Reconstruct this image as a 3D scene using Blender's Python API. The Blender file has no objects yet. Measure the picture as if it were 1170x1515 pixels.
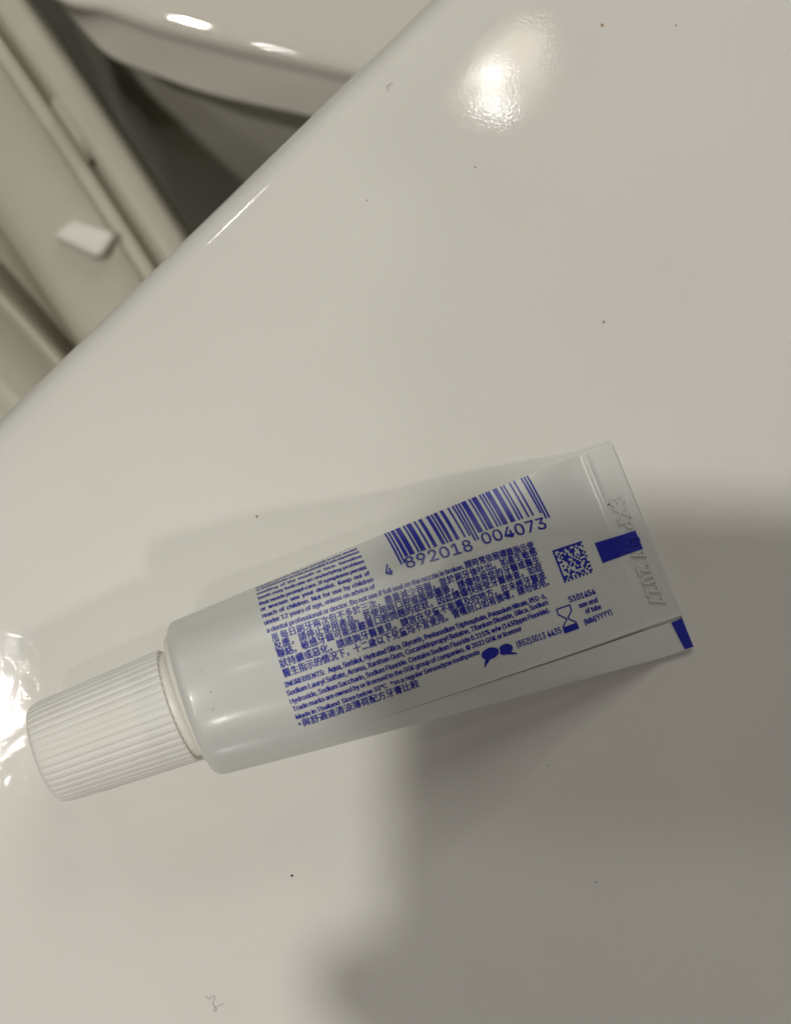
import bpy, bmesh, math, random
import numpy as np
from mathutils import Vector, Matrix
random.seed(7)
scn = bpy.context.scene
COL = scn.collection

# ------------------------------------------------------------------ camera
CAM_H = 0.280                       # metres above the worktop
FPX = 9500 * CAM_H                  # focal length in photograph pixels
PITCH = math.atan(170 / FPX)
cd = bpy.data.cameras.new("camera")
cam = bpy.data.objects.new("camera", cd); COL.objects.link(cam)
cam.location = (0, 0, CAM_H); cam.rotation_euler = (PITCH, 0, 0)
cd.sensor_fit = 'HORIZONTAL'; cd.sensor_width = 36
cd.lens = 36 * FPX / 1170
cd.clip_start = 0.002; cd.clip_end = 50
cd.dof.use_dof = True; cd.dof.focus_distance = 0.270
cd.dof.aperture_fstop = (cd.lens / 1000) / 0.0037
scn.camera = cam

# ------------------------------------------------------------------ room light
world = bpy.data.worlds.new("World"); scn.world = world
world.use_nodes = True
bg = world.node_tree.nodes["Background"]
bg.inputs[0].default_value = (1.0, 0.93, 0.82, 1); bg.inputs[1].default_value = 0.042
scn.view_settings.view_transform = 'Standard'; scn.view_settings.look = 'None'
scn.view_settings.exposure = 0; scn.view_settings.gamma = 1


def area(name, loc, target, radius, power, col):
    l = bpy.data.lights.new(name, 'AREA'); l.shape = 'DISK'; l.size = radius * 2
    l.energy = power; l.color = col
    o = bpy.data.objects.new(name, l); COL.objects.link(o)
    o.location = loc
    o.rotation_euler = (Vector(target) - Vector(loc)).to_track_quat('-Z', 'Y').to_euler()
    return o


area("ceiling_spot", (-0.425, -0.083, 1.5), (0, 0, 0), 0.026, 9.7, (1, .965, .885))
area("mirror_lamp", (0.215, -0.640, 0.85), (0, 0, 0), 0.040, 1.5, (1, .92, .86))
area("side_lamp", (-0.607, 0.813, 0.72), (0, 0.02, 0), 0.033, 0.55, (1, .97, .90))
area("added_soft_fill", (0.10, 0.78, 0.56), (0, 0.02, 0), 0.26, 1.75, (1, .98, .91))  # broad soft fill added to brighten the worktop's far side, not a fixture
area("added_basin_glint", (-0.375, -0.52, 1.22), (0, 0, 0), 0.022, 1.1, (1, .98, .94))  # small source added only for the glint on the basin lip
area("added_tube_glint", (0.19, -0.85, 0.055), (0, 0, 0.01), 0.020, 0.16, (1, .96, .90))  # weak source added for the highlight along the tube's lower flank


# ------------------------------------------------------------------ helpers
def obj(name, verts, faces, mat, parent=None, smooth=True, loc=None):
    me = bpy.data.meshes.new(name)
    me.from_pydata([tuple(map(float, v)) for v in verts], [], faces)
    me.update()
    if smooth:
        me.polygons.foreach_set("use_smooth", [True] * len(me.polygons))
    me.materials.append(mat)
    o = bpy.data.objects.new(name, me); COL.objects.link(o)
    if parent is not None:
        o.parent = parent
        o.matrix_parent_inverse = Matrix.Translation(-Vector(parent.location))
    return o


def empty(name, loc):
    o = bpy.data.objects.new(name, None); COL.objects.link(o)
    o.location = loc; o.empty_display_size = .01
    return o


def tag(o, label=None, cat=None, group=None, kind=None):
    for k, v in (('label', label), ('category', cat), ('group', group), ('kind', kind)):
        if v: o[k] = v
    return o


def sharp(o, deg=35):
    me = o.data
    try:
        me.set_sharp_from_angle(angle=math.radians(deg))
    except Exception:
        pass


def grid_faces(nu, nv, closed_v=False):
    f = []
    for i in range(nu - 1):
        for j in range(nv if closed_v else nv - 1):
            k = (j + 1) % nv
            f.append((i * nv + j, i * nv + k, (i + 1) * nv + k, (i + 1) * nv + j))
    return f


class NT:
    def __init__(s, name):
        s.m = bpy.data.materials.new(name); s.m.use_nodes = True
        s.t = s.m.node_tree; s.b = s.t.nodes["Principled BSDF"]

    def n(s, typ, **kw):
        x = s.t.nodes.new(typ)
        for k, v in kw.items():
            setattr(x, k, v)
        return x

    def l(s, a, b): s.t.links.new(a, b)

    def set(s, **kw):
        for k, v in kw.items():
            s.b.inputs[k.replace('_', ' ')].default_value = v
        return s


def noise_bump(M, scale, strength, dist, inp='Normal', detail=2.0, prev=None):
    tc = M.n('ShaderNodeTexCoord')
    nz = M.n('ShaderNodeTexNoise'); nz.inputs['Scale'].default_value = scale; nz.inputs['Detail'].default_value = detail
    M.l(tc.outputs['Object'], nz.inputs['Vector'])
    bp = M.n('ShaderNodeBump'); bp.inputs['Strength'].default_value = strength; bp.inputs['Distance'].default_value = dist
    M.l(nz.outputs['Fac'], bp.inputs['Height'])
    if prev: M.l(prev, bp.inputs['Normal'])
    if inp: M.l(bp.outputs['Normal'], M.b.inputs[inp])
    return bp.outputs['Normal']


def mottle(M, c1, c2, scale):
    tc = M.n('ShaderNodeTexCoord')
    nz = M.n('ShaderNodeTexNoise'); nz.inputs['Scale'].default_value = scale; nz.inputs['Detail'].default_value = 4
    M.l(tc.outputs['Object'], nz.inputs['Vector'])
    r = M.n('ShaderNodeValToRGB'); r.color_ramp.elements[0].position = .35; r.color_ramp.elements[1].position = .65
    r.color_ramp.elements[0].color = (*c1, 1); r.color_ramp.elements[1].color = (*c2, 1)
    M.l(nz.outputs['Fac'], r.inputs['Fac']); M.l(r.outputs['Color'], M.b.inputs['Base Color'])


# ------------------------------------------------------------------ materials
def worktop_material():
    M = NT('glossy_worktop'); M.set(Roughness=.40, Specular_IOR_Level=.15, Coat_Weight=.5, Coat_Roughness=.02)
    mottle(M, (.728, .717, .672), (.752, .742, .697), 28)
    tc = M.n('ShaderNodeTexCoord')
    total = None
    # several directions of hair-fine wiping scratches
    for k, (ang, sc, st) in enumerate(((12, 2600, 34), (57, 2200, 30), (98, 2500, 26), (141, 2300, 36), (171, 2800, 40), (76, 1900, 22))):
        mp = M.n('ShaderNodeMapping'); mp.inputs['Rotation'].default_value = (0, 0, math.radians(ang))
        mp.inputs['Location'].default_value = (k * .31, k * .17, 0)
        M.l(tc.outputs['Object'], mp.inputs['Vector'])
        sq = M.n('ShaderNodeMapping'); sq.inputs['Scale'].default_value = (st * 9, sc * 1.6, 1)
        M.l(mp.outputs['Vector'], sq.inputs['Vector'])
        nz = M.n('ShaderNodeTexNoise'); nz.inputs['Scale'].default_value = 1; nz.inputs['Detail'].default_value = 1
        M.l(sq.outputs['Vector'], nz.inputs['Vector'])
        mr = M.n('ShaderNodeMapRange'); mr.inputs['From Min'].default_value = .63; mr.inputs['From Max'].default_value = .76
        M.l(nz.outputs['Fac'], mr.inputs['Value'])
        if total is None:
            total = mr.outputs['Result']
        else:
            ad = M.n('ShaderNodeMath', operation='ADD'); M.l(total, ad.inputs[0]); M.l(mr.outputs['Result'], ad.inputs[1])
            total = ad.outputs[0]
    # the wiped and worn patch near the left end of the tube; elsewhere the lacquer is almost unmarked
    ds = M.n('ShaderNodeVectorMath', operation='DISTANCE'); ds.inputs[1].default_value = (-.064, -.014, 0)
    M.l(tc.outputs['Object'], ds.inputs[0])
    wr = M.n('ShaderNodeMapRange', interpolation_type='SMOOTHSTEP')
    for k_, v_ in (('From Min', .008), ('From Max', .040), ('To Min', 1.0), ('To Max', .04)): wr.inputs[k_].default_value = v_
    M.l(ds.outputs['Value'], wr.inputs['Value'])
    ml = M.n('ShaderNodeMath', operation='MULTIPLY'); M.l(total, ml.inputs[0]); M.l(wr.outputs['Result'], ml.inputs[1])
    bp = M.n('ShaderNodeBump'); bp.inputs['Strength'].default_value = .5; bp.inputs['Distance'].default_value = .0000023
    M.l(ml.outputs[0], bp.inputs['Height'])
    sm = M.n('ShaderNodeTexNoise'); sm.inputs['Scale'].default_value = 22; sm.inputs['Detail'].default_value = 5; sm.inputs['Distortion'].default_value = 1.2
    M.l(tc.outputs['Object'], sm.inputs['Vector'])
    sr = M.n('ShaderNodeMapRange')
    for k_, v_ in (('From Min', .35), ('From Max', .7), ('To Min', .012), ('To Max', .032)): sr.inputs[k_].default_value = v_
    M.l(sm.outputs['Fac'], sr.inputs['Value']); M.l(sr.outputs['Result'], M.b.inputs['Coat Roughness'])
    # orange peel of the lacquer
    pe = noise_bump(M, 2100, .5, .0000072, inp=None, detail=1, prev=bp.outputs['Normal'])
    pe = noise_bump(M, 320, .5, .000007, inp=None, detail=1, prev=pe)
    M.l(pe, M.b.inputs['Coat Normal'])
    M.l(bp.outputs['Normal'], M.b.inputs['Normal'])
    return M.m


def tube_material():
    M = NT('white_tube_laminate'); M.set(Base_Color=(.645, .662, .635, 1), Roughness=.36, Specular_IOR_Level=.5, Coat_Weight=.35, Coat_Roughness=.16)
    p = noise_bump(M, 1500, .2, .00002, inp=None)
    p = noise_bump(M, 160, .35, .00012, inp=None, prev=p)
    M.l(p, M.b.inputs['Normal']); M.l(p, M.b.inputs['Coat Normal'])
    return M.m


def cap_material():
    M = NT('white_cap_plastic'); M.set(Roughness=.5, Specular_IOR_Level=.4, Subsurface_Weight=.25, Subsurface_Scale=.002)
    M.b.inputs['Subsurface Radius'].default_value = (1, .9, .8)
    mottle(M, (.80, .785, .74), (.83, .818, .78), 160)
    noise_bump(M, 2200, .15, .00003)
    return M.m


def simple(name, col, rough, **kw):
    M = NT(name); M.set(Base_Color=(*col, 1), Roughness=rough, **kw)
    return M


M_TOP = worktop_material()
M_TUBE = tube_material()
M_CAP = cap_material()
_m = simple('neck_plastic', (.80, .78, .72), .4); noise_bump(_m, 900, .2, .00004); M_NECK = _m.m
_m = simple('navy_print', (.016, .022, .35), .33, Coat_Weight=.3, Coat_Roughness=.15); noise_bump(_m, 1200, .15, .00003); M_INK = _m.m
_m = simple('grey_ceramic_glaze', (.74, .71, .64), .5, Specular_IOR_Level=.1, Coat_Weight=.7, Coat_Roughness=.025); noise_bump(_m, 60, .3, .0004); M_CER = _m.m
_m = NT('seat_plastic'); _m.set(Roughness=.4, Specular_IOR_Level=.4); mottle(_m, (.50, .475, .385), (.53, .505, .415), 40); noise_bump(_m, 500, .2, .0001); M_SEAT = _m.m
_m = NT('bumper_rubber'); _m.set(Roughness=.6, Specular_IOR_Level=.3); mottle(_m, (.84, .82, .76), (.87, .85, .79), 90); noise_bump(_m, 800, .2, .0001); M_BUMP = _m.m
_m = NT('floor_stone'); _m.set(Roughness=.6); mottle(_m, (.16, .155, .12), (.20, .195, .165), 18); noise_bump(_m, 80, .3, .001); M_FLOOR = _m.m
_m = NT('crumb_dark'); _m.set(Roughness=.7); mottle(_m, (.02, .018, .012), (.05, .04, .03), 3000); M_CR1 = _m.m
_m = NT('crumb_tan'); _m.set(Roughness=.7); mottle(_m, (.30, .19, .07), (.42, .28, .13), 3000); M_CR2 = _m.m
_m = NT('crumb_grey'); _m.set(Roughness=.7); mottle(_m, (.24, .22, .18), (.32, .30, .26), 3000); M_CR3 = _m.m
_m = NT('lint_pale'); _m.set(Roughness=.5); mottle(_m, (.50, .48, .43), (.58, .56, .51), 3000); M_LINT = _m.m
_m = NT('phone_shell'); _m.set(Roughness=.3); mottle(_m, (.03, .03, .035), (.035, .035, .04), 30); M_PHONE = _m.m


def emit(name, col, s):
    M = NT(name); M.set(Base_Color=(.8, .8, .8, 1), Emission_Color=(*col, 1), Emission_Strength=s)
    return M.m


# ------------------------------------------------------------------ worktop (the surface everything rests on)
EDGE_R = 0.0065
EP = np.array([-0.03308, 0.06295, 0.0])             # a point on the straight outer edge
ED = np.array([0.7093, 0.7049, 0.0]); ED /= np.linalg.norm(ED)
EN = np.array([-ED[1], ED[0], 0.0])               # points off the worktop, up and left


def build_worktop():
    prof = [(-0.6, 0.0), (-.3, 0), (-.15, 0), (-.08, 0), (-.04, 0), (-.02, 0), (-.0155, -.00001), (-.0110, -.00006)]
    base = EDGE_R
    for k in range(1, 15):
        a = k / 14 * math.pi / 2
        prof.append((-base + base * math.sin(a), -.00016 - base * (1 - math.cos(a))))
    prof += [(0, -.012), (0, -.022), (-.002, -.024), (-.6, -.024)]
    ss = np.concatenate([[-.6], np.linspace(-.3, .3, 25), [.6]])
    V = []
    for s in ss:
        for n, z in prof:
            p = EP + ED * s + EN * n
            V.append((p[0], p[1], z))
    o = obj('worktop', V, grid_faces(len(ss), len(prof)), M_TOP)
    tag(o, 'glossy white worktop with a rounded straight edge, under the toothpaste tube', kind='structure')
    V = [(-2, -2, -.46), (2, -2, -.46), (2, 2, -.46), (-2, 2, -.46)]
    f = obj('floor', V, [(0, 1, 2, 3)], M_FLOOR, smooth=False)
    tag(f, 'dim grey floor in the gap below the worktop edge', kind='structure')


build_worktop()

# ------------------------------------------------------------------ tube surface
R = 0.0120
S0 = np.array([-0.02879, -0.01036, R])            # centre of the shoulder
P1 = np.array([0.03369, 0.02863, .0012])          # crimp corners
P2 = np.array([0.04620, -0.00318, .0012])
CLAT = (P1 - P2) / np.linalg.norm(P1 - P2)
AXV = (P1 + P2) / 2 - S0; AXV[2] = 0
LEN = float(np.linalg.norm(AXV)); AX = AXV / LEN
LAT = np.array([-AX[1], AX[0], 0])
WH = float(np.linalg.norm(P1 - P2) / 2)
TC = 1 - .0045 / LEN                              # where the crimp begins
ARC = 0.0368                                      # metres of circumference per unit v


def seam_v(t):
    return .845 + .07 * np.clip(1 - t / .35, 0, 1) ** 1.5


def base_surf(t, v):
    t = np.asarray(t, float); v = np.asarray(v, float)
    tt = np.clip(t / TC, 0, 1)
    a = R + (WH - R) * tt
    b = np.maximum(R * (1 - tt ** 1.7), .00028)
    vm = np.mod(v + .5, 2) - .5                    # -.5 .. 1.5
    lin = np.where(vm < 1, 1 - 2 * np.abs(vm), 2 * (vm - 1) - 1)
    lin = np.where(vm < 0, 1 + 2 * vm, lin)
    lin = np.where((vm >= 0) & (vm <= 1), 1 - 2 * vm, lin)
    y = a * ((1 - tt) * np.cos(np.pi * vm) + tt * lin)
    z = b * np.sin(np.pi * vm)
    # shoulder fillet for t < 0
    fr = .0016
    tl = np.clip(-t * LEN / fr, 0, 1)
    sh = fr * (1 - np.sqrt(np.maximum(1 - tl ** 2, 0)))
    k = (R - sh) / R
    y = y * np.where(t < 0, k, 1); z = z * np.where(t < 0, k, 1)
    top = np.clip(np.sin(np.pi * vm), 0, 1) ** .35
    # crease standing up along the inner side of the crimp, strongest at the upper corner
    fade = np.clip(1 - (vm - .03) / .5, 0, 1)
    z = z + .00075 * np.exp(-((t - TC + .0015) / .0060) ** 2) * fade * top
    z = z - .00045 * np.exp(-((t - TC + .045) / .030) ** 2) * np.clip(1 - (vm - .05) / .45, 0, 1) * top
    # hand-squeezed unevenness
    z = z + top * tt * (1 - tt) * 4 * (.00022 * np.sin(vm * 7 + t * 9) + .00016 * np.sin(t * 21 + vm * 4 + 1.0))
    z = z + top * .00010 * np.sin(t * 34 + vm * 9) * np.clip(t, 0, 1)
    lat = LAT * (1 - tt)[..., None] + CLAT * tt[..., None]
    lat = lat / np.linalg.norm(lat, axis=-1, keepdims=True)
    P = S0 + AXV * t[..., None] + lat * y[..., None]
    P[..., 2] = b + .0004 * tt + z
    return P


def normal(t, v):
    h = 2e-4
    a = base_surf(t + h, v) - base_surf(t - h, v)
    b = base_surf(t, v + h) - base_surf(t, v - h)
    n = np.cross(b, a)
    n /= np.maximum(np.linalg.norm(n, axis=-1, keepdims=True), 1e-12)
    return n


def surf(t, v, off=0.0):
    t = np.asarray(t, float); v = np.asarray(v, float)
    return base_surf(t, v) + normal(t, v) * np.asarray(off, float)[..., None]


tube = empty('toothpaste_tube', (S0[0], S0[1], 0))
tag(tube, 'small white toothpaste tube printed in navy blue, lying on the white worktop', 'toothpaste tube')


def build_body():
    fr = .0016 / LEN
    ts = [-fr * math.sin(a) for a in np.linspace(math.pi / 2, .12, 9)]
    ts += list(np.linspace(0, TC - .07, 62)) + list(np.linspace(TC - .068, TC + .03, 30)) + list(np.linspace(TC + .034, 1, 8))
    ts = np.array(ts)
    base_v = list(np.linspace(0, .80, 82)) + [None] * 10 + list(np.linspace(1.0, 1.98, 64))
    V = []
    nv = len(base_v)
    for t in ts:
        s = float(seam_v(t))
        q = max(0.0, min(1.0, t))
        on = 1.0 if t > .004 else max(0.0, 1 + (t - .004) / fr)
        hs = (.00016 + .00016 * q) * on
        gw = .0050 + .0085 * q
        mids = [(.80 + (s - .80) * .5, 0), (s - .014, .05), (s - .005, .35), (s, .35), (s + .0008, -1.6), (s + gw, -1.5),
                (s + gw + .001, -.45), (s + gw + .02, -.35), (s + (1 - s) * .75, -.15), (s + (1 - s) * .93, 0)]
        vs, offs, mi = [], [], 0
        for bv in base_v:
            if bv is None:
                vs.append(mids[mi][0]); offs.append(mids[mi][1] * hs); mi += 1
            else:
                vs.append(bv); offs.append(0)
        V.append(surf(np.full(nv, t), np.array(vs), np.array(offs)))
    nt = len(ts)
    faces = [tuple(reversed(f)) for f in grid_faces(nt, nv, True)]
    V = np.concatenate(V)
    faces.append(tuple((nt - 1) * nv + j for j in range(nv)))
    o = obj('tube_body', V, faces, M_TUBE, tube)
    sharp(o, 50)
    return o


body = build_body()
tag(body, 'white squeezed body of the tube with a lap seam along the lower side')


def frame(axis):
    w = Vector(axis).normalized()
    u = Vector((0, 0, 1)).cross(w).normalized()
    return np.array(u), np.array(w.cross(u)), np.array(w)


def revolve(name, centre, axis, prof, mat, seg, parent, rad=None):
    """prof: list of (distance along axis, radius); rad(phi, k) scales depth of ribs"""
    u, w2, w = frame(axis)
    V = []
    for k, (d, r) in enumerate(prof):
        for j in range(seg):
            ph = 2 * math.pi * j / seg
            rr = r if rad is None else r - rad(ph, k)
            V.append(centre + w * d + (u * math.cos(ph) + w2 * math.sin(ph)) * rr)
    return obj(name, V, grid_faces(len(prof), seg, True), mat, parent)


DROOP = math.radians(3.0)
cdir = np.array([-.9375, -.3480, 0.0]); cdir /= np.linalg.norm(cdir)
cdir = np.array([cdir[0] * math.cos(DROOP), cdir[1] * math.cos(DROOP), -math.sin(DROOP)])
# shoulder plate and threaded neck
revolve('shoulder', S0, cdir, [(.0008, R - .0014), (.00150, R - .00150), (.00175, R - .0017), (.00190, R - .0022), (.0021, .0085), (.0022, .0082),
                               (.0030, .0081), (.0090, .0080)], M_NECK, 96, tube)
# ribbed screw cap
NR = 42
RIB = .00027


def ribs(ph, k):
    s = abs(math.sin(NR / 2 * (ph + .03)))
    return RIB * (1 - s) ** 2.6 * CAPW[k]


c0 = S0 + cdir * .0035
cl = .0214
capp = [(.0045, .0080, 0), (.0004, .00812, 0), (.0001, .0082, 0), (-.00003, .00845, .35), (.00010, .00870, .8), (.0004, .00874, 1)]
for q in np.linspace(.06, .90, 14):
    capp.append((cl * q, .00874 - (.00874 - .00772) * q, 1))
rf = .0012
for a in np.linspace(.15, 1, 9):
    x = a * math.pi / 2
    capp.append((cl - rf + rf * math.sin(x), .00766 - rf + rf * math.cos(x), max(0, 1 - a * .9)))
capp += [(cl + .00001, .0045, 0), (cl - .0001, .0006, 0)]
CAPW = [c[2] for c in capp]
cap = revolve('ribbed_cap', c0, cdir, [(c[0], c[1]) for c in capp], M_CAP, NR * 12, tube, ribs)
tag(cap, 'off-white screw cap with fine lengthwise ribs')
# small moulding teeth inside the mouth of the cap
V, Fc = [], []
u_, w_, ww_ = frame(cdir)
for k in range(NR):
    ph = 2 * math.pi * k / NR
    for (dp, r0, r1) in ((.035, .00795, .00825),):
        b = len(V)
        for d in (-.00022, .0006):
            for a in (ph - dp, ph + dp):
                for r in (r0, r1):
                    V.append(c0 + ww_ * d + (u_ * math.cos(a) + w_ * math.sin(a)) * r)
        Fc += [tuple(b + i for i in q) for q in ((0, 1, 3, 2), (4, 6, 7, 5), (0, 4, 5, 1), (2, 3, 7, 6), (0, 2, 6, 4), (1, 5, 7, 3))]
obj('cap_teeth', V, Fc, M_NECK, tube, smooth=False)


# ------------------------------------------------------------------ print on the tube
def print_font():
    """Blender's own sans face, when the installation has it; otherwise its built-in face"""
    import os
    try:
        return bpy.data.fonts.load(os.path.join(bpy.utils.resource_path('LOCAL'), 'datafiles', 'fonts', 'Inter.woff2'))
    except Exception:
        return None


FONT = print_font()


def text_mesh(body_txt, bold=0.0, builtin=False, extrude=0.0, bevel=0.0, word=1.0, char=1.0, res=3):
    cu = bpy.data.curves.new('t', 'FONT')
    if FONT is not None and not builtin:
        cu.font = FONT
    cu.body = body_txt; cu.size = 1; cu.resolution_u = res; cu.offset = bold
    cu.space_word = word; cu.space_character = char
    cu.extrude = extrude; cu.bevel_depth = bevel; cu.bevel_resolution = 1
    cu.fill_mode = 'BOTH' if extrude else 'FRONT'
    o = bpy.data.objects.new('t', cu); COL.objects.link(o)
    dg = bpy.context.evaluated_depsgraph_get()
    me = o.evaluated_get(dg).to_mesh()
    V = np.array([v.co[:] for v in me.vertices]) if len(me.vertices) else np.zeros((0, 3))
    F = [tuple(p.vertices) for p in me.polygons]
    o.evaluated_get(dg).to_mesh_clear()
    bpy.data.objects.remove(o); bpy.data.curves.remove(cu)
    return V, F


class Print:
    def __init__(s): s.V = []; s.F = []; s.n = 0

    def add(s, T, Vv, F, off):
        P = surf(T, Vv, off)
        s.V.append(P); s.F += [tuple(i + s.n for i in f) for f in F]; s.n += len(P)

    def line(s, txt, t0, v0, t1, v1, em, off=.00006, gx=None, char=1.0, fat=.000052, fatv=.000010):
        """one line of lettering from (t0, v0) to (t1, v1); em = font size in v; gx = glyph width scale;
        fat = half of the extra stroke width in metres (heavier weight by overprinting)"""
        cjk = any(ord(ch) > 0x2e00 for ch in txt)
        V, F = text_mesh(txt, char=char, builtin=cjk)
        w1 = V[:, 0].max() - V[:, 0].min()
        t0 += fat / LEN; t1 -= fat / LEN
        if gx is not None and ' ' in txt:
            V2, F2 = text_mesh(txt, word=2.0, char=char)
            w2 = V2[:, 0].max() - V2[:, 0].min()
            need = (t1 - t0) / gx
            ws = min(max(1 + (need - w1) / max(w2 - w1, 1e-6), .70), 2.6)
            V, F = text_mesh(txt, word=ws, char=char)
        x0 = V[:, 0].min(); w = V[:, 0].max() - x0
        q = (V[:, 0] - x0) / w
        T = t0 + (t1 - t0) * q; Y = v0 + (v1 - v0) * q - V[:, 1] * em
        steps = [(0, 0)] if not fat else [(-fat, fatv), (0, -fatv), (fat, fatv)]
        for k, (dx, dy) in enumerate(steps):
            s.add(T + dx / LEN, Y + dy / ARC, F, np.full(len(V), off + k * .000006))

    def quad(s, pts, nu=2, nv=8, off=.00006):
        """pts: four (t,v) corners in order; subdivided patch"""
        (a, b, c, d) = [np.array(p) for p in pts]
        G = []
        for i in range(nu + 1):
            for j in range(nv + 1):
                x, y = i / nu, j / nv
                G.append((a * (1 - x) + b * x) * (1 - y) + (d * (1 - x) + c * x) * y)
        G = np.array(G)
        F = grid_faces(nu + 1, nv + 1)
        s.add(G[:, 0], G[:, 1], F, np.full(len(G), off))

    def poly(s, pts, off=.00006):
        """star-shaped outline filled from its centroid"""
        G = np.array(list(pts) + [tuple(np.mean(pts, axis=0))])
        n = len(pts)
        s.add(G[:, 0], G[:, 1], [(i, (i + 1) % n, n) for i in range(n)], np.full(n + 1, off))

    def build(s, name, parent=None, mat=None, label=None):
        o = obj(name, np.concatenate(s.V), s.F, mat or M_INK, parent or tube, smooth=True)
        if label: o['label'] = label
        return o


_V, _F = text_mesh("a dental professional or doctor. Do not use if foil seal on the nozzle is broken.", word=.8)
G_EN = (.597 - .178) / (_V[:, 0].max() - _V[:, 0].min())       # glyph width of the condensed lettering
EM = .0410
p = Print()
for txt, v, va, t1 in (("irritation occurs, stop use and talk to your dentist", .053, .053, .402),
                       ("or dentist/doctor as soon as possible if you experience", .0875, .086, .404),
                       ("swelling of the mouth or face. Sensitive", .1275, .126, .406),
                       ("teeth may indicate an underlying problem", .166, .164, .407),
                       ("that needs prompt care. If symptoms persist", .206, .203, .408),
                       ("or worsen see your dentist. Keep out of", .240, .239, .410),
                       ("reach of children. Not for use by children", .275, .275, .412),
                       ("under 12 years of age, unless on advice of", .310, .308, .411),
                       ("a dental professional or doctor. Do not use if foil seal on the nozzle is broken.", .346, .345, .597)):
    p.line(txt, .1775, v, t1, va, EM, gx=G_EN)
p.build('warning_text')
p = Print()
CJ = .0365
p.line("請時常依照標籤指示使", .599, .3460, .754, .3500, .0375, fat=.000038, fatv=.000016)
for txt, v, va, t0, t1 in (("每日刷牙兩次但不多於三次，盡量減少吞服，並於刷牙後吐出。如產生敏感", .3850, .3820, .2010, .754),
                           ("反應，請停止使用產品。若使用時口腔或面部腫脹，請儘快與您的牙醫或醫生", .4180, .4180, .183, .754),
                           ("聯絡。敏感牙齒可能是嚴重口腔問題的症狀，因此請儘快接受牙醫檢查。如症", .4520, .4520, .183, .753),
                           ("狀持續或惡化，請諮詢牙醫意見。請放在兒童不能觸及的地方。在未經牙醫或", .4905, .4885, .182, .753),
                           ("醫生指示的情況下，十二歲以下兒童均不宜使用。管嘴封口如有損壞，請勿使用。", .5290, .5190, .182, .754)):
    p.line(txt, t0, v, t1, va, CJ, fat=.000038, fatv=.000016)
p.line("用", .183, .3850, .1960, .3850, CJ, fat=.000038, fatv=.000016)
p.line("*", .1765, .7510, .1820, .7510, .05, fat=.00003)
p.line("與舒適達清涼薄荷配方牙膏比較", .1840, .7500, .4275, .7470, .0435, fat=.000038, fatv=.000016)
p.build('chinese_text')
p = Print()
p.line("INGREDIENTS:", .1780, .568, .2605, .568, EM * .95, fat=.00005)
p.line("Aqua, Sorbitol, Hydrated Silica, Glycerin, Pentasodium Triphosphate, Potassium Nitrate, PEG-6,", .2665, .568, .738, .568, EM, gx=G_EN)
for txt, v, va, t1 in (("Sodium Lauryl Sulfate, Aroma, Xanthan Gum, Cocamidopropyl Betaine, Titanium Dioxide, Silica, Sodium", .602, .597, .737),
                       ("Hydroxide, Sodium Saccharin, Sodium Fluoride. Contains Sodium Fluoride 0.315% w/w (1450ppm Fluoride).", .637, .631, .735),
                       ("Trade marks are owned by or licensed to the GSK group of companies. © 2022 GSK or licensor", .670, .664, .665),
                       ("Made in Thailand  Store below 30°C   *vs a regular Sensodyne toothpaste", .7080, .699, .565)):
    p.line(txt, .1765, v, t1, va, EM, gx=G_EN)
p.build('ingredients_text')

# barcode
DIG = "4892018004073"
Lc = ["0001101", "0011001", "0010011", "0111101", "0100011", "0110001", "0101111", "0111011", "0110111", "0001011"]
PAR = ["LLLLLL", "LLGLGG", "LLGGLG", "LLGGGL", "LGLLGG", "LGGLLG", "LGGGLL", "LGLGLG", "LGLGGL", "LGGLGL"]
code = "101"
for d, pr in zip(DIG[1:7], PAR[int(DIG[0])]):
    c = Lc[int(d)]
    code += c if pr == 'L' else ''.join('1' if x == '0' else '0' for x in c)[::-1]
code += "01010"
for d in DIG[7:]:
    code += ''.join('1' if x == '0' else '0' for x in Lc[int(d)])
code += "101"
p = Print()
tb0, tb1 = .4760, .8110
mod = (tb1 - tb0) / 95
i = 0
while i < 95:
    if code[i] == '1':
        j = i
        while j < 95 and code[j] == '1': j += 1
        guard = i < 3 or i >= 92 or 45 <= i < 50
        vb = .2400 if guard else .2080
        a, b = tb0 + mod * (i - .10), tb0 + mod * (j + .10)
        sk = -.010
        p.quad([(a + sk, .002), (b + sk, .002), (b, vb), (a, vb)], 1, 22, off=.00005)
        i = j
    else:
        i += 1
bar = p.build('barcode')
p = Print()
for txt, a, va, b, vb in (("4", .4400, .2700, .4550, .2720), ("892018", .4850, .2660, .6290, .2790), ("004073", .6530, .2690, .7960, .2830)):
    p.line(txt, a, va, b, vb, .1060, off=.00009, fat=.00004, fatv=.00002)
p.build('barcode_digits', bar)

# square matrix mark (16 x 16 modules)
rows = ["1111111111111111", "1001110110010110", "1010010011101001", "1101101011100100", "1010111001000110", "1001111101010101", "1110110010101110",
        "1000011011010001", "1010010101101110", "1000101101110010", "1011000010100111", "1001010011101100", "1000111000001011", "1110100110110100",
        "1101101011010011", "1010101010101010"]
a = np.array((.7865, .3855)); b = np.array((.8560, .3835)); c = np.array((.7860, .5340))
p = Print()
for r in range(16):
    q = 0
    while q < 16:
        if rows[r][q] == '1':
            e = q
            while e < 16 and rows[r][e] == '1': e += 1
            f = lambda x, y: tuple(a + (b - a) * x / 16 + (c - a) * y / 16)
            p.quad([f(q, r), f(e, r), f(e, r + 1.0), f(q, r + 1.0)], 1, 1, off=.00005)
            q = e
        else:
            q += 1
p.build('matrix_code')
p = Print()
p.line("S101454", .7810, .6210, .8430, .6240, .0500, fat=.00006)
p.line("see end", .7970, .6590, .8410, .6610, .046, fat=.00005)
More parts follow.
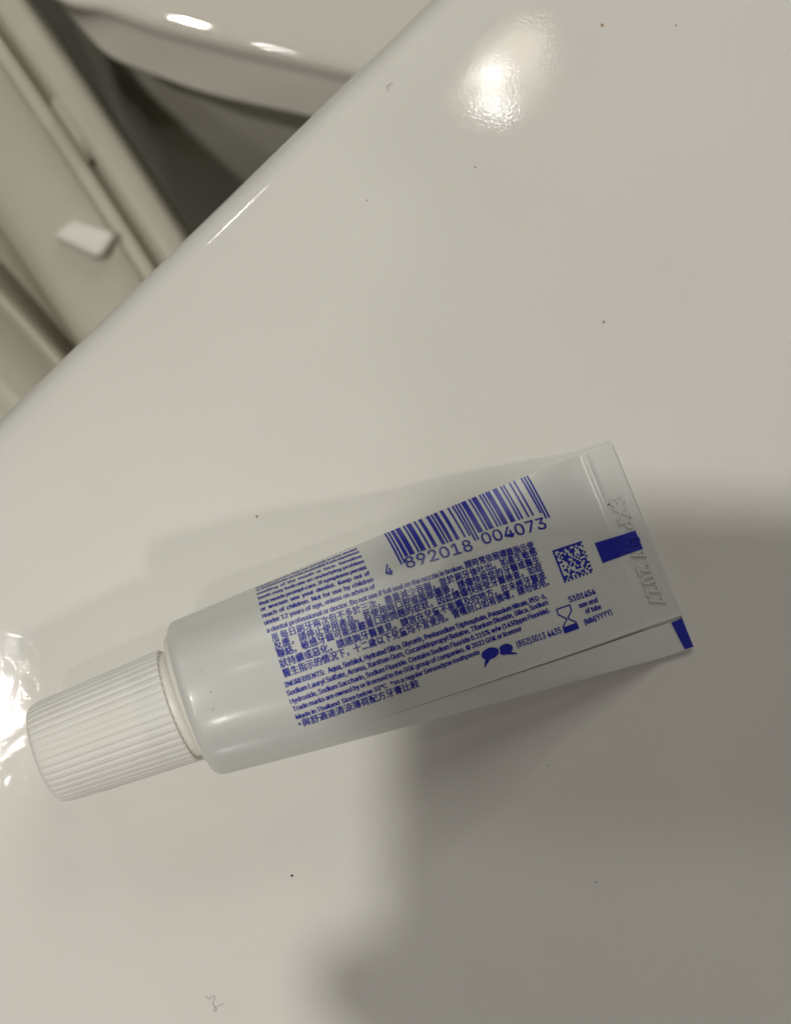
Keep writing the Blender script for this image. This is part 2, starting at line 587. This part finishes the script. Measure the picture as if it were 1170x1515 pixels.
p.line("of tube", .8060, .6920, .8430, .6950, .046, fat=.00005)
p.line("(MM/YYYY)", .7955, .7390, .8610, .7360, .050, fat=.00004)
p.build('batch_text')
p = Print()
p.line("(852)3013 4435", .6430, .7300, .7430, .7350, .0560, fat=.00004, fatv=.00002)
p.build('telephone_text')
# hourglass
p = Print()
hx0, hx1, hy0, hy1 = .7490, .7790, .6300, .7440
hw, hh = hx1 - hx0, hy1 - hy0
H = lambda x, y: (hx0 + hw * x, hy0 + hh * y)


def stroke(pr, pts, w):
    for (x0, y0), (x1, y1) in zip(pts, pts[1:]):
        dx, dy = (x1 - x0) * hw * LEN, (y1 - y0) * hh * ARC
        l = math.hypot(dx, dy); nx, ny = -dy / l, dx / l
        ex, ey = dx / l * w * .5, dy / l * w * .5
        q = []
        for (x, y, sx, se) in ((x0, y0, 1, -1), (x1, y1, 1, 1), (x1, y1, -1, 1), (x0, y0, -1, -1)):
            t, v = H(x, y)
            q.append((t + (nx * w * sx + ex * se) / LEN, v + (ny * w * sx + ey * se) / ARC))
        pr.quad(q, 1, 1)


stroke(p, [(0, 0), (1, 0), (1, .22), (.58, .44), (.58, .50), (1, .72), (1, .76)], .000105)
stroke(p, [(0, 0), (0, .22), (.42, .44), (.42, .50), (0, .72), (0, .76)], .000105)
p.quad([H(-.06, .74), H(1.06, .74), H(1.06, 1), H(-.06, 1)], 2, 3)
p.build('hourglass_icon')
# two speech bubbles
p = Print()


def bubble(ct, cv, rt, rv, tail, cut=None):
    pts = []
    for k in range(36):
        a_ = 2 * math.pi * k / 36
        pts.append((ct + rt * math.cos(a_), cv + rv * math.sin(a_)))
    if cut:
        pts = [q for q in pts if ((q[0] - cut[0]) / cut[2]) ** 2 + ((q[1] - cut[1]) / cut[3]) ** 2 > 1]
        for k in range(60):                        # the concave side follows the neighbour
            a_ = -1.3 + 2.6 * k / 59
            q = (cut[0] + cut[2] * math.cos(a_), cut[1] + cut[3] * math.sin(a_))
            if ((q[0] - ct) / rt) ** 2 + ((q[1] - cv) / rv) ** 2 <= 1: pts.append(q)
        pts.sort(key=lambda q: math.atan2(q[1] - cv, q[0] - ct - .004))
    p.poly(pts)
    p.poly(tail)


bubble(.5850, .7130, .0190, .0255, [(.5710, .7300), (.5635, .7660), (.5650, .7670), (.5820, .7370)])
bubble(.6180, .7190, .0160, .0240, [(.6240, .7350), (.6390, .7540), (.6360, .7570), (.6140, .7420)], cut=(.5850, .7130, .0215, .0290))
p.build('speech_bubble_icon')
# registration marks near the crimp
p = Print(); p.quad([(.8820, .410), (.9770, .413), (.9775, .5030), (.8820, .5060)], 26, 8, off=.00007)
p.build('registration_mark')
p = Print(); p.quad([(.9745, .862), (1.0, .858), (1.0, .996), (.9800, .996)], 6, 14, off=.00007)
p.build('registration_mark')

# embossed expiry date, reading along the crimp
def emboss(txt, v0, v1, t_base, t_top, name, mat=None):
    V, F = text_mesh(txt, .0, True, extrude=.012, bevel=.020, char=1.08)
    x0 = V[:, 0].min(); q = (V[:, 0] - x0) / (V[:, 0].max() - x0)
    y = V[:, 1] / .70
    P = surf(t_base + (t_top - t_base) * y, v0 + (v1 - v0) * q, (V[:, 2] / .032) * .00027 + .00007)
    o = obj(name, P, F, mat or M_TUBE, tube, smooth=False)
    return o


emboss("EXP", .2350, .3980, .9480, .9790, 'embossed_text')
emboss("0", .4350, .4780, .9500, .9790, 'embossed_text', M_INK)
emboss("7", .5060, .5420, .9480, .9790, 'embossed_text')
emboss("2027", .5700, .7700, .9480, .9790, 'embossed_text')
# pressed lines of the crimping jaw
V, F = [], []
for k in range(46):
    v0 = .52 + k * (.31 / 46)
    n = len(V)
    pts = surf(np.array([.9395, .996, .996, .9395, .9395, .996]), np.array([v0 - .0014, v0 - .0014, v0 + .0014, v0 + .0014, v0, v0]),
               np.array([.000005, .000005, .000005, .000005, .00004, .00004]))
    V += list(pts); F += [(n, n + 1, n + 5, n + 4), (n + 4, n + 5, n + 2, n + 3)]
obj('crimp_lines', V, F, M_TUBE, tube, smooth=False)


# ------------------------------------------------------------------ specks and crumbs
def blob(name, c, r, mat, sq=(1, 1, .6), parent=None, seed=0):
    rnd = random.Random(seed)
    bm = bmesh.new(); bmesh.ops.create_icosphere(bm, subdivisions=2, radius=1)
    V = []
    for v in bm.verts:
        k = 1 + .25 * (rnd.random() - .5)
        V.append((c[0] + v.co.x * r * sq[0] * k, c[1] + v.co.y * r * sq[1] * k, c[2] + v.co.z * r * sq[2] * k))
    F = [tuple(x.index for x in f.verts) for f in bm.faces]
    bm.free()
    return obj(name, V, F, mat, parent)


for k, (t, v, r, m) in enumerate(((.039, .494, .00011, M_CR3), (.0325, .559, .00011, M_CR3), (.034, .406, .00008, M_CR3), (.056, .603, .00008, M_CR3), (.9440, .262, .00017, M_CR1), (.9755, .357, .00019, M_CR1))):
    blob('dirt_speck', surf(np.array(t), np.array(v), np.array(.00002)), r, m, (1, 1, .35), tube, k)


def top_xy(px, py):
    """photograph point -> worktop metres (used once to note positions down)"""
    x = (px - 585) / FPX; y = (757.5 - py) / FPX
    c, s = math.cos(PITCH), math.sin(PITCH)
    d = (x, y * c + s, y * s - c)
    k = -CAM_H / d[2]
    return d[0] * k, d[1] * k


CR = [((432, 1296), .00022, M_CR1, 'black speck on the worktop below the tube, darkest of the crumbs'),
      ((893, 476), .00022, M_CR3, 'brown-grey speck on the open worktop above the crimped tube end'),
      ((890.5, 36.5), .00026, M_CR2, 'orange-tan crumb near the top edge of the photo, right of the lamp reflection'),
      ((1000, 37), .00017, M_CR3, 'tiny grey speck by the top edge, right of the orange-tan crumb'),
      ((703, 247), .00017, M_CR3, 'grey speck on the worktop below the lamp reflection'),
      ((380, 764), .00021, M_CR2, 'orange crumb just above the blue warning text of the tube'),
      ((881, 1306), .00016, M_CR3, 'faint grey speck in the dark phone shadow, lower right'),
      ((543, 296), .00014, M_CR3, 'reddish faint speck between the worktop edge and the lamp reflection'),
      ((810, 1133), .00013, M_CR3, 'faint grey speck below the crimped half of the tube')]
for k, (pp, r, m, lab) in enumerate(CR):
    x, y = top_xy(*pp)
    o = blob('crumb', (0, 0, 0), r, m, (1, .8, .5), None, 20 + k)
    o.location = (x, y, r * .4); o.rotation_euler = (0, 0, k * 1.3)
    tag(o, lab, 'crumb', 'crumbs on the worktop')


def fibre(pts, rad, lab, mat):
    P = [Vector((*top_xy(*q), .00016)) for q in pts]
    # smooth the path
    for _ in range(2):
        Q = [P[0]]
        for a_, b_ in zip(P, P[1:]):
            Q += [a_ * .75 + b_ * .25, a_ * .25 + b_ * .75]
        P = Q + [P[-1]]
    V, n = [], 6
    for i, c_ in enumerate(P):
        d = (P[min(i + 1, len(P) - 1)] - P[max(i - 1, 0)]).normalized()
        s = d.cross(Vector((0, 0, 1)))
        for j in range(n):
            a_ = 2 * math.pi * j / n
            V.append(c_ + s * math.cos(a_) * rad + Vector((0, 0, 1)) * math.sin(a_) * rad)
    o = obj('lint_fibre', V, grid_faces(len(P), n, True), mat)
    tag(o, lab, 'lint', 'lint on the worktop')


fibre([(304, 1474), (309, 1480), (315, 1473), (319, 1476), (314, 1484), (317, 1490), (322, 1495), (315, 1498), (318, 1490), (330, 1486)], .00004,
      'pale curled lint thread at the bottom left of the worktop', M_LINT)
fibre([(581, 123), (575, 124), (572, 129), (574, 134)], .00004, 'small hooked grey hair near the worktop edge, left of the lamp reflection', M_LINT)


# ------------------------------------------------------------------ things below the worktop edge
def up(px, py, z):
    x = (px - 585) / FPX; y = (757.5 - py) / FPX
    c, s = math.cos(PITCH), math.sin(PITCH)
    d = np.array((x, y * c + s, y * s - c))
    return np.array((0, 0, CAM_H)) + d * (z - CAM_H) / d[2]


def crom(pts, n):
    P = [np.array(q, float) for q in pts]
    P = [2 * P[0] - P[1]] + P + [2 * P[-1] - P[-2]]
    out = []
    m = len(P) - 3
    for i in range(n):
        x = i / (n - 1) * m; k = min(int(x), m - 1); t = x - k
        a_, b_, c_, d_ = P[k:k + 4]
        out.append(.5 * ((2 * b_) + (-a_ + c_) * t + (2 * a_ - 5 * b_ + 4 * c_ - d_) * t * t + (-a_ + 3 * b_ - 3 * c_ + d_) * t ** 3))
    return out


def build_fixture():
    n = 60
    top = crom([(-30, -140), (30, -48), (95, 2), (160, 15), (230, 37), (330, 63), (450, 90), (545, 111), (660, 135), (800, 170)], n)
    low = crom([(10, -150), (60, -50), (92, 8), (120, 42), (160, 82), (215, 106), (310, 139), (448, 170), (600, 203), (760, 238)], n)
    zt, zl = -.098, -.111
    rowsV = []
    T = np.array([up(*q, zt) for q in top]); Lw = np.array([up(*q, zl) for q in low])
    inn = np.array([0.10, .40, 0]); cen = np.array([-.02, .26, 0])

    def inward(P, d, z):
        Q = P.copy()
        dirv = np.gradient(P, axis=0); dirv = np.stack([-dirv[:, 1], dirv[:, 0], 0 * dirv[:, 0]], 1); dirv /= np.linalg.norm(dirv, axis=1, keepdims=True)
        dirv = dirv * .6 + np.array([.25, .95, 0]) * .4
        Q = Q + dirv * d; Q[:, 2] = z
        return Q
    rowsV.append(inward(T, .09, zt + .004)); rowsV.append(inward(T, .05, zt + .0035)); rowsV.append(inward(T, .02, zt + .002)); rowsV.append(inward(T, .008, zt + .001))
    # rounded lip
    ctrl = [inward(T, .004, zt + .0005), inward(T, .001, zt), T * .93 + Lw * .07, T * .85 + Lw * .15]
    ctrl[1][:, 2] = zt - .0002; ctrl[2][:, 2] = zt - .0014; ctrl[3][:, 2] = zt - .0040
    rowsV += ctrl
    for q in (.3, .5, .7, .85, .94, 1.0):
        X = T * (1 - q) + Lw * q
        X[:, 2] = zt - .004 + (zl - zt + .004) * ((q - .15) / .85) ** 1.1
        rowsV.append(X)
    Z = Lw.copy(); Z[:, 2] = zl - .003; rowsV.append(inward(Z, .0006, zl - .003))
    rowsV.append(inward(Lw, .0025, zl - .006)); rowsV.append(inward(Lw, .007, zl - .0085)); rowsV.append(inward(Lw, .0105, zl - .012))
    rowsV.append(inward(Lw, .010, zl - .02)); rowsV.append(inward(Lw, .004, zl - .05)); rowsV.append(inward(Lw, -.004, zl - .12)); rowsV.append(inward(Lw, -.008, zl - .33))
    V = np.concatenate(rowsV)
    o = obj('ceramic_basin', V, grid_faces(len(rowsV), n), M_CER)
    tag(o, 'glossy white ceramic basin with a rounded rim, partly hidden behind the worktop edge', 'basin')
    sub = o.modifiers.new('smooth', 'SUBSURF'); sub.levels = 1; sub.render_levels = 2


build_fixture()


def build_seat():
    z0 = -.098
    o0 = up(45, 0, z0)
    e1 = up(275, 345, z0) - o0
    dl = e1 / np.linalg.norm(e1)
    nn = np.array([-dl[1], dl[0], 0])              # towards the gap (right/up)
    k = (CAM_H - z0) / FPX * 1.0
    prof = [(60, -90), (43, -40), (38, -9), (35, -4), (30, -1.4), (22, -.2), (8, .5), (-6, .4), (-13, -.2), (-17, -1.2), (-18.5, -8), (-26, -8.2), (-28, -5.4), (-33, -4.2), (-42, -4.0),
            (-50, -4.2), (-56, -3.2), (-61, -2.4), (-67, -2.8), (-85, -3.6), (-120, -4.6), (-160, -5.6), (-180, -6.6), (-194, -9), (-203, -15), (-228, -19), (-236, -12), (-239, -3),
            (-244, -.8), (-251, -.4), (-260, -1.2), (-275, -3.5), (-300, -6), (-340, -8), (-420, -12), (-440, -60)]
    off = 37
    root = empty('toilet_seat', tuple(up(90, 260, z0 - .012)))
    tag(root, 'off-white plastic toilet seat underside with groove and bumper block, left of the gap', 'toilet seat')
    P3 = crom([(n_, z_, 0) for n_, z_ in prof], 150)
    V = []
    ss = np.concatenate([np.linspace(-.34, -.09, 10), np.linspace(-.08, .16, 40)])
    for s in ss:
        for q in P3:
            bend = -((s - .03) ** 2) * .35 * (1 if q[0] > -150 else 1)
            sp = s / k                                  # the lower lip swings round towards the worktop
            fan = float(np.interp(-q[0], [180, 196, 238, 430], [0, .03, .17, .22])) * max(-120, min(160, sp - 350))
            c_ = o0 + dl * s + nn * ((q[0] + fan - off) * k + bend + .0003)
            V.append((c_[0], c_[1], z0 + q[1] * .001))
    m_ = len(P3)
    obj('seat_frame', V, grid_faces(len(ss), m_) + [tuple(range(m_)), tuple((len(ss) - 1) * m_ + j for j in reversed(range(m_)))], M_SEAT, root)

    def pt(n_, px_along, z_):
        s = px_along * k
        c_ = o0 + dl * s + nn * ((n_ - off) * k - ((s - .03) ** 2) * .35)
        return np.array([c_[0], c_[1], z0 + z_ * .001])
    # raised clip lying over the groove
    ring = []
    for a_, h, w in ((146, -3, .7), (147, .2, .9), (150, .7, 1), (180, .8, 1), (215, .5, .9), (232, .2, .7), (240, -1.5, .5), (246, -4, .3)):
        ring.append([pt(-8, a_ - 4, -1.5), pt(-12, a_ - 2, h), pt(-20, a_, h - .1), pt(-23 - 2 * w, a_ + 1, h - 1), pt(-25 - 2 * w, a_ + 1, -5)])
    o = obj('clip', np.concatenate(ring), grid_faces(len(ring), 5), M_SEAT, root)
    # bumper block: sloping top, tall end towards the worktop
    def pz(x, y, z): return up(x, y, z)
    b = [pz(73, 347, -.0985), pz(108, 320, -.0985), pz(173, 342, -.0960), pz(146, 382, -.0955)]
    base = [q.copy() for q in b]
    for q in base: q[2] = -.106
    bm = bmesh.new()
    vs = [bm.verts.new(q) for q in b] + [bm.verts.new(q) for q in base]
    for f in ((0, 1, 2, 3), (4, 7, 6, 5), (0, 4, 5, 1), (1, 5, 6, 2), (2, 6, 7, 3), (3, 7, 4, 0)):
        bm.faces.new([vs[i] for i in f])
    bmesh.ops.recalc_face_normals(bm, faces=bm.faces)
    bmesh.ops.bevel(bm, geom=list(bm.edges), offset=.0019, segments=5, affect='EDGES', profile=.5)
    me = bpy.data.meshes.new('bumper'); bm.to_mesh(me); bm.free()
    me.polygons.foreach_set("use_smooth", [True] * len(me.polygons))
    me.materials.append(M_BUMP)
    o = bpy.data.objects.new('bumper', me); COL.objects.link(o); o.parent = root
    o.matrix_parent_inverse = Matrix.Translation(-Vector(root.location))


build_seat()


# ------------------------------------------------------------------ lamp seen mirrored in the lacquer
def build_lamp():
    c = np.array([.1055, .5690, 1.5])
    root = empty('ceiling_lamp', tuple(c)); tag(root, 'round warm ceiling downlight above the worktop, seen only as a reflection', 'ceiling lamp')
    seg = 48
    dim = emit('lamp_dish_glow', (1, .93, .82), 2.8)
    warm = emit('lamp_reflector_glow', (1, .88, .70), 11)
    hot = emit('lamp_tube_glow', (1, .97, .92), 62)
    for nm, mt, cx, cy, rad, dz in (('dish', dim, -.012, .006, .064, .012), ('reflector', warm, -.010, .022, .050, -.002)):
        V = []
        for q in (1.0, .8, .5, .2):
            V += [c + np.array([cx + rad * q * math.cos(2 * math.pi * j / seg), cy + rad * q * math.sin(2 * math.pi * j / seg), dz * (1 - q) + (0 if nm == 'dish' else -.003)]) for j in range(seg)]
        obj(nm, V, grid_faces(4, seg, True), mt, root)
    ring = []
    for r, z in ((.058, .0), (.059, -.004), (.065, -.005), (.069, 0)):
        for j in range(seg):
            a_ = 2 * math.pi * j / seg
            ring.append(c + np.array([r * math.cos(a_), r * math.sin(a_), z]))
    obj('trim_ring', ring, grid_faces(4, seg, True), M_CER, root)
    for (x0, y0, x1, y1) in ((-.040, .010, .000, -.016), (-.030, -.036, .006, -.054)):
        A = c + np.array([x0, y0, -.016]); B = c + np.array([x1, y1, -.016])
        u, w2, w = frame(B - A)
        L = np.linalg.norm(B - A)
        prof = [(0, .002), (.002, .004), (.006, .0056), (L * .5, .0062), (L - .006, .0056), (L - .002, .004), (L, .002)]
        revolve('lamp_tube', A, B - A, prof, hot, 16, root)


build_lamp()


# ------------------------------------------------------------------ the phone taking the picture (its shadow falls on the worktop)
def build_phone():
    bm = bmesh.new()
    w, h, d, r = .0715, .1467, .0076, .012
    out = []
    for (cx, cy, a0) in ((w / 2 - r, h / 2 - r, 0), (-w / 2 + r, h / 2 - r, 90), (-w / 2 + r, -h / 2 + r, 180), (w / 2 - r, -h / 2 + r, 270)):
        for k in range(9):
            a_ = math.radians(a0 + k * 90 / 8)
            out.append((cx + r * math.cos(a_), cy + r * math.sin(a_)))
    n = len(out)
    V = [(x, y, 0) for x, y in out] + [(x, y, d) for x, y in out]
    F = [tuple(reversed(range(n))), tuple(range(n, 2 * n))] + [(j, (j + 1) % n, n + (j + 1) % n, n + j) for j in range(n)]
    o = obj('smartphone', V, F, M_PHONE, smooth=False)
    bv = o.modifiers.new('edge', 'BEVEL'); bv.width = .0015; bv.segments = 3
    o.location = (-.0472, -.0735, CAM_H + .0030)
    o.rotation_euler = (0, 0, math.radians(-2))
    tag(o, 'dark smartphone held above the worktop, its shadow falling at lower right', 'phone')


build_phone()


# ------------------------------------------------------------------ the hand holding the phone
def build_hand():
    N = [(.105, -.40, .60, .036), (.055, -.28, .43, .032), (.014, -.170, .302, .023), (-.010, -.118, .268, .021)]
    Ed = [(0, 1), (1, 2), (2, 3)]
    for y, kx, r, reach in ((-.066, -.028, .0090, 0), (-.087, -.032, .0092, .002), (-.107, -.031, .0088, .0005), (-.125, -.027, .0076, -.004)):
        b = len(N)
        if reach == 0:                              # the forefinger sticks out past the phone
            N += [(kx, -.072, .266, .0112), (-.058, -.068, .270, .0088), (-.0765, -.0645, .280, .0080), (-.0835, -.0625, .2900, .0068), (-.0845, -.0605, .2965, .0056)]
            Ed += [(3, b), (b, b + 1), (b + 1, b + 2), (b + 2, b + 3), (b + 3, b + 4)]
            continue
        N += [(kx, y + (-.1 - y) * .12, .266, r * 1.25), (-.058, y, .2685, r), (-.0785 - reach * .3, y + .001, .279, r * .92), (-.0795 - reach * .3, y + .002, .2945, r * .86),
              (-.069, y + .003, .3005, r * .72)]
        Ed += [(3, b), (b, b + 1), (b + 1, b + 2), (b + 2, b + 3), (b + 3, b + 4)]
    b = len(N)
    N += [(.012, -.100, .276, .0125), (.0125, -.078, .290, .0105), (.002, -.060, .3005, .0092), (-.013, -.048, .3025, .0075)]
    Ed += [(3, b), (b, b + 1), (b + 1, b + 2), (b + 2, b + 3)]
    me = bpy.data.meshes.new('hand'); me.from_pydata([n[:3] for n in N], Ed, [])
    o = bpy.data.objects.new('hand', me); COL.objects.link(o)
    sk = o.modifiers.new('skin', 'SKIN'); sk.use_smooth_shade = True
    for d, n in zip(me.skin_vertices[0].data, N):
        d.radius = (n[3], n[3])
    me.skin_vertices[0].data[2].use_root = True
    ss = o.modifiers.new('sub', 'SUBSURF'); ss.levels = 1; ss.render_levels = 2
    M = NT('skin'); M.set(Roughness=.5, Subsurface_Weight=.2, Subsurface_Scale=.004); mottle(M, (.55, .36, .27), (.62, .42, .32), 60); noise_bump(M, 700, .2, .0002)
    me.materials.append(M.m)
    o.location = (-.0035, .0022, 0)
    tag(o, 'bare hand gripping the smartphone above the worktop, fingertip shadow at the bottom', 'hand')


build_hand()
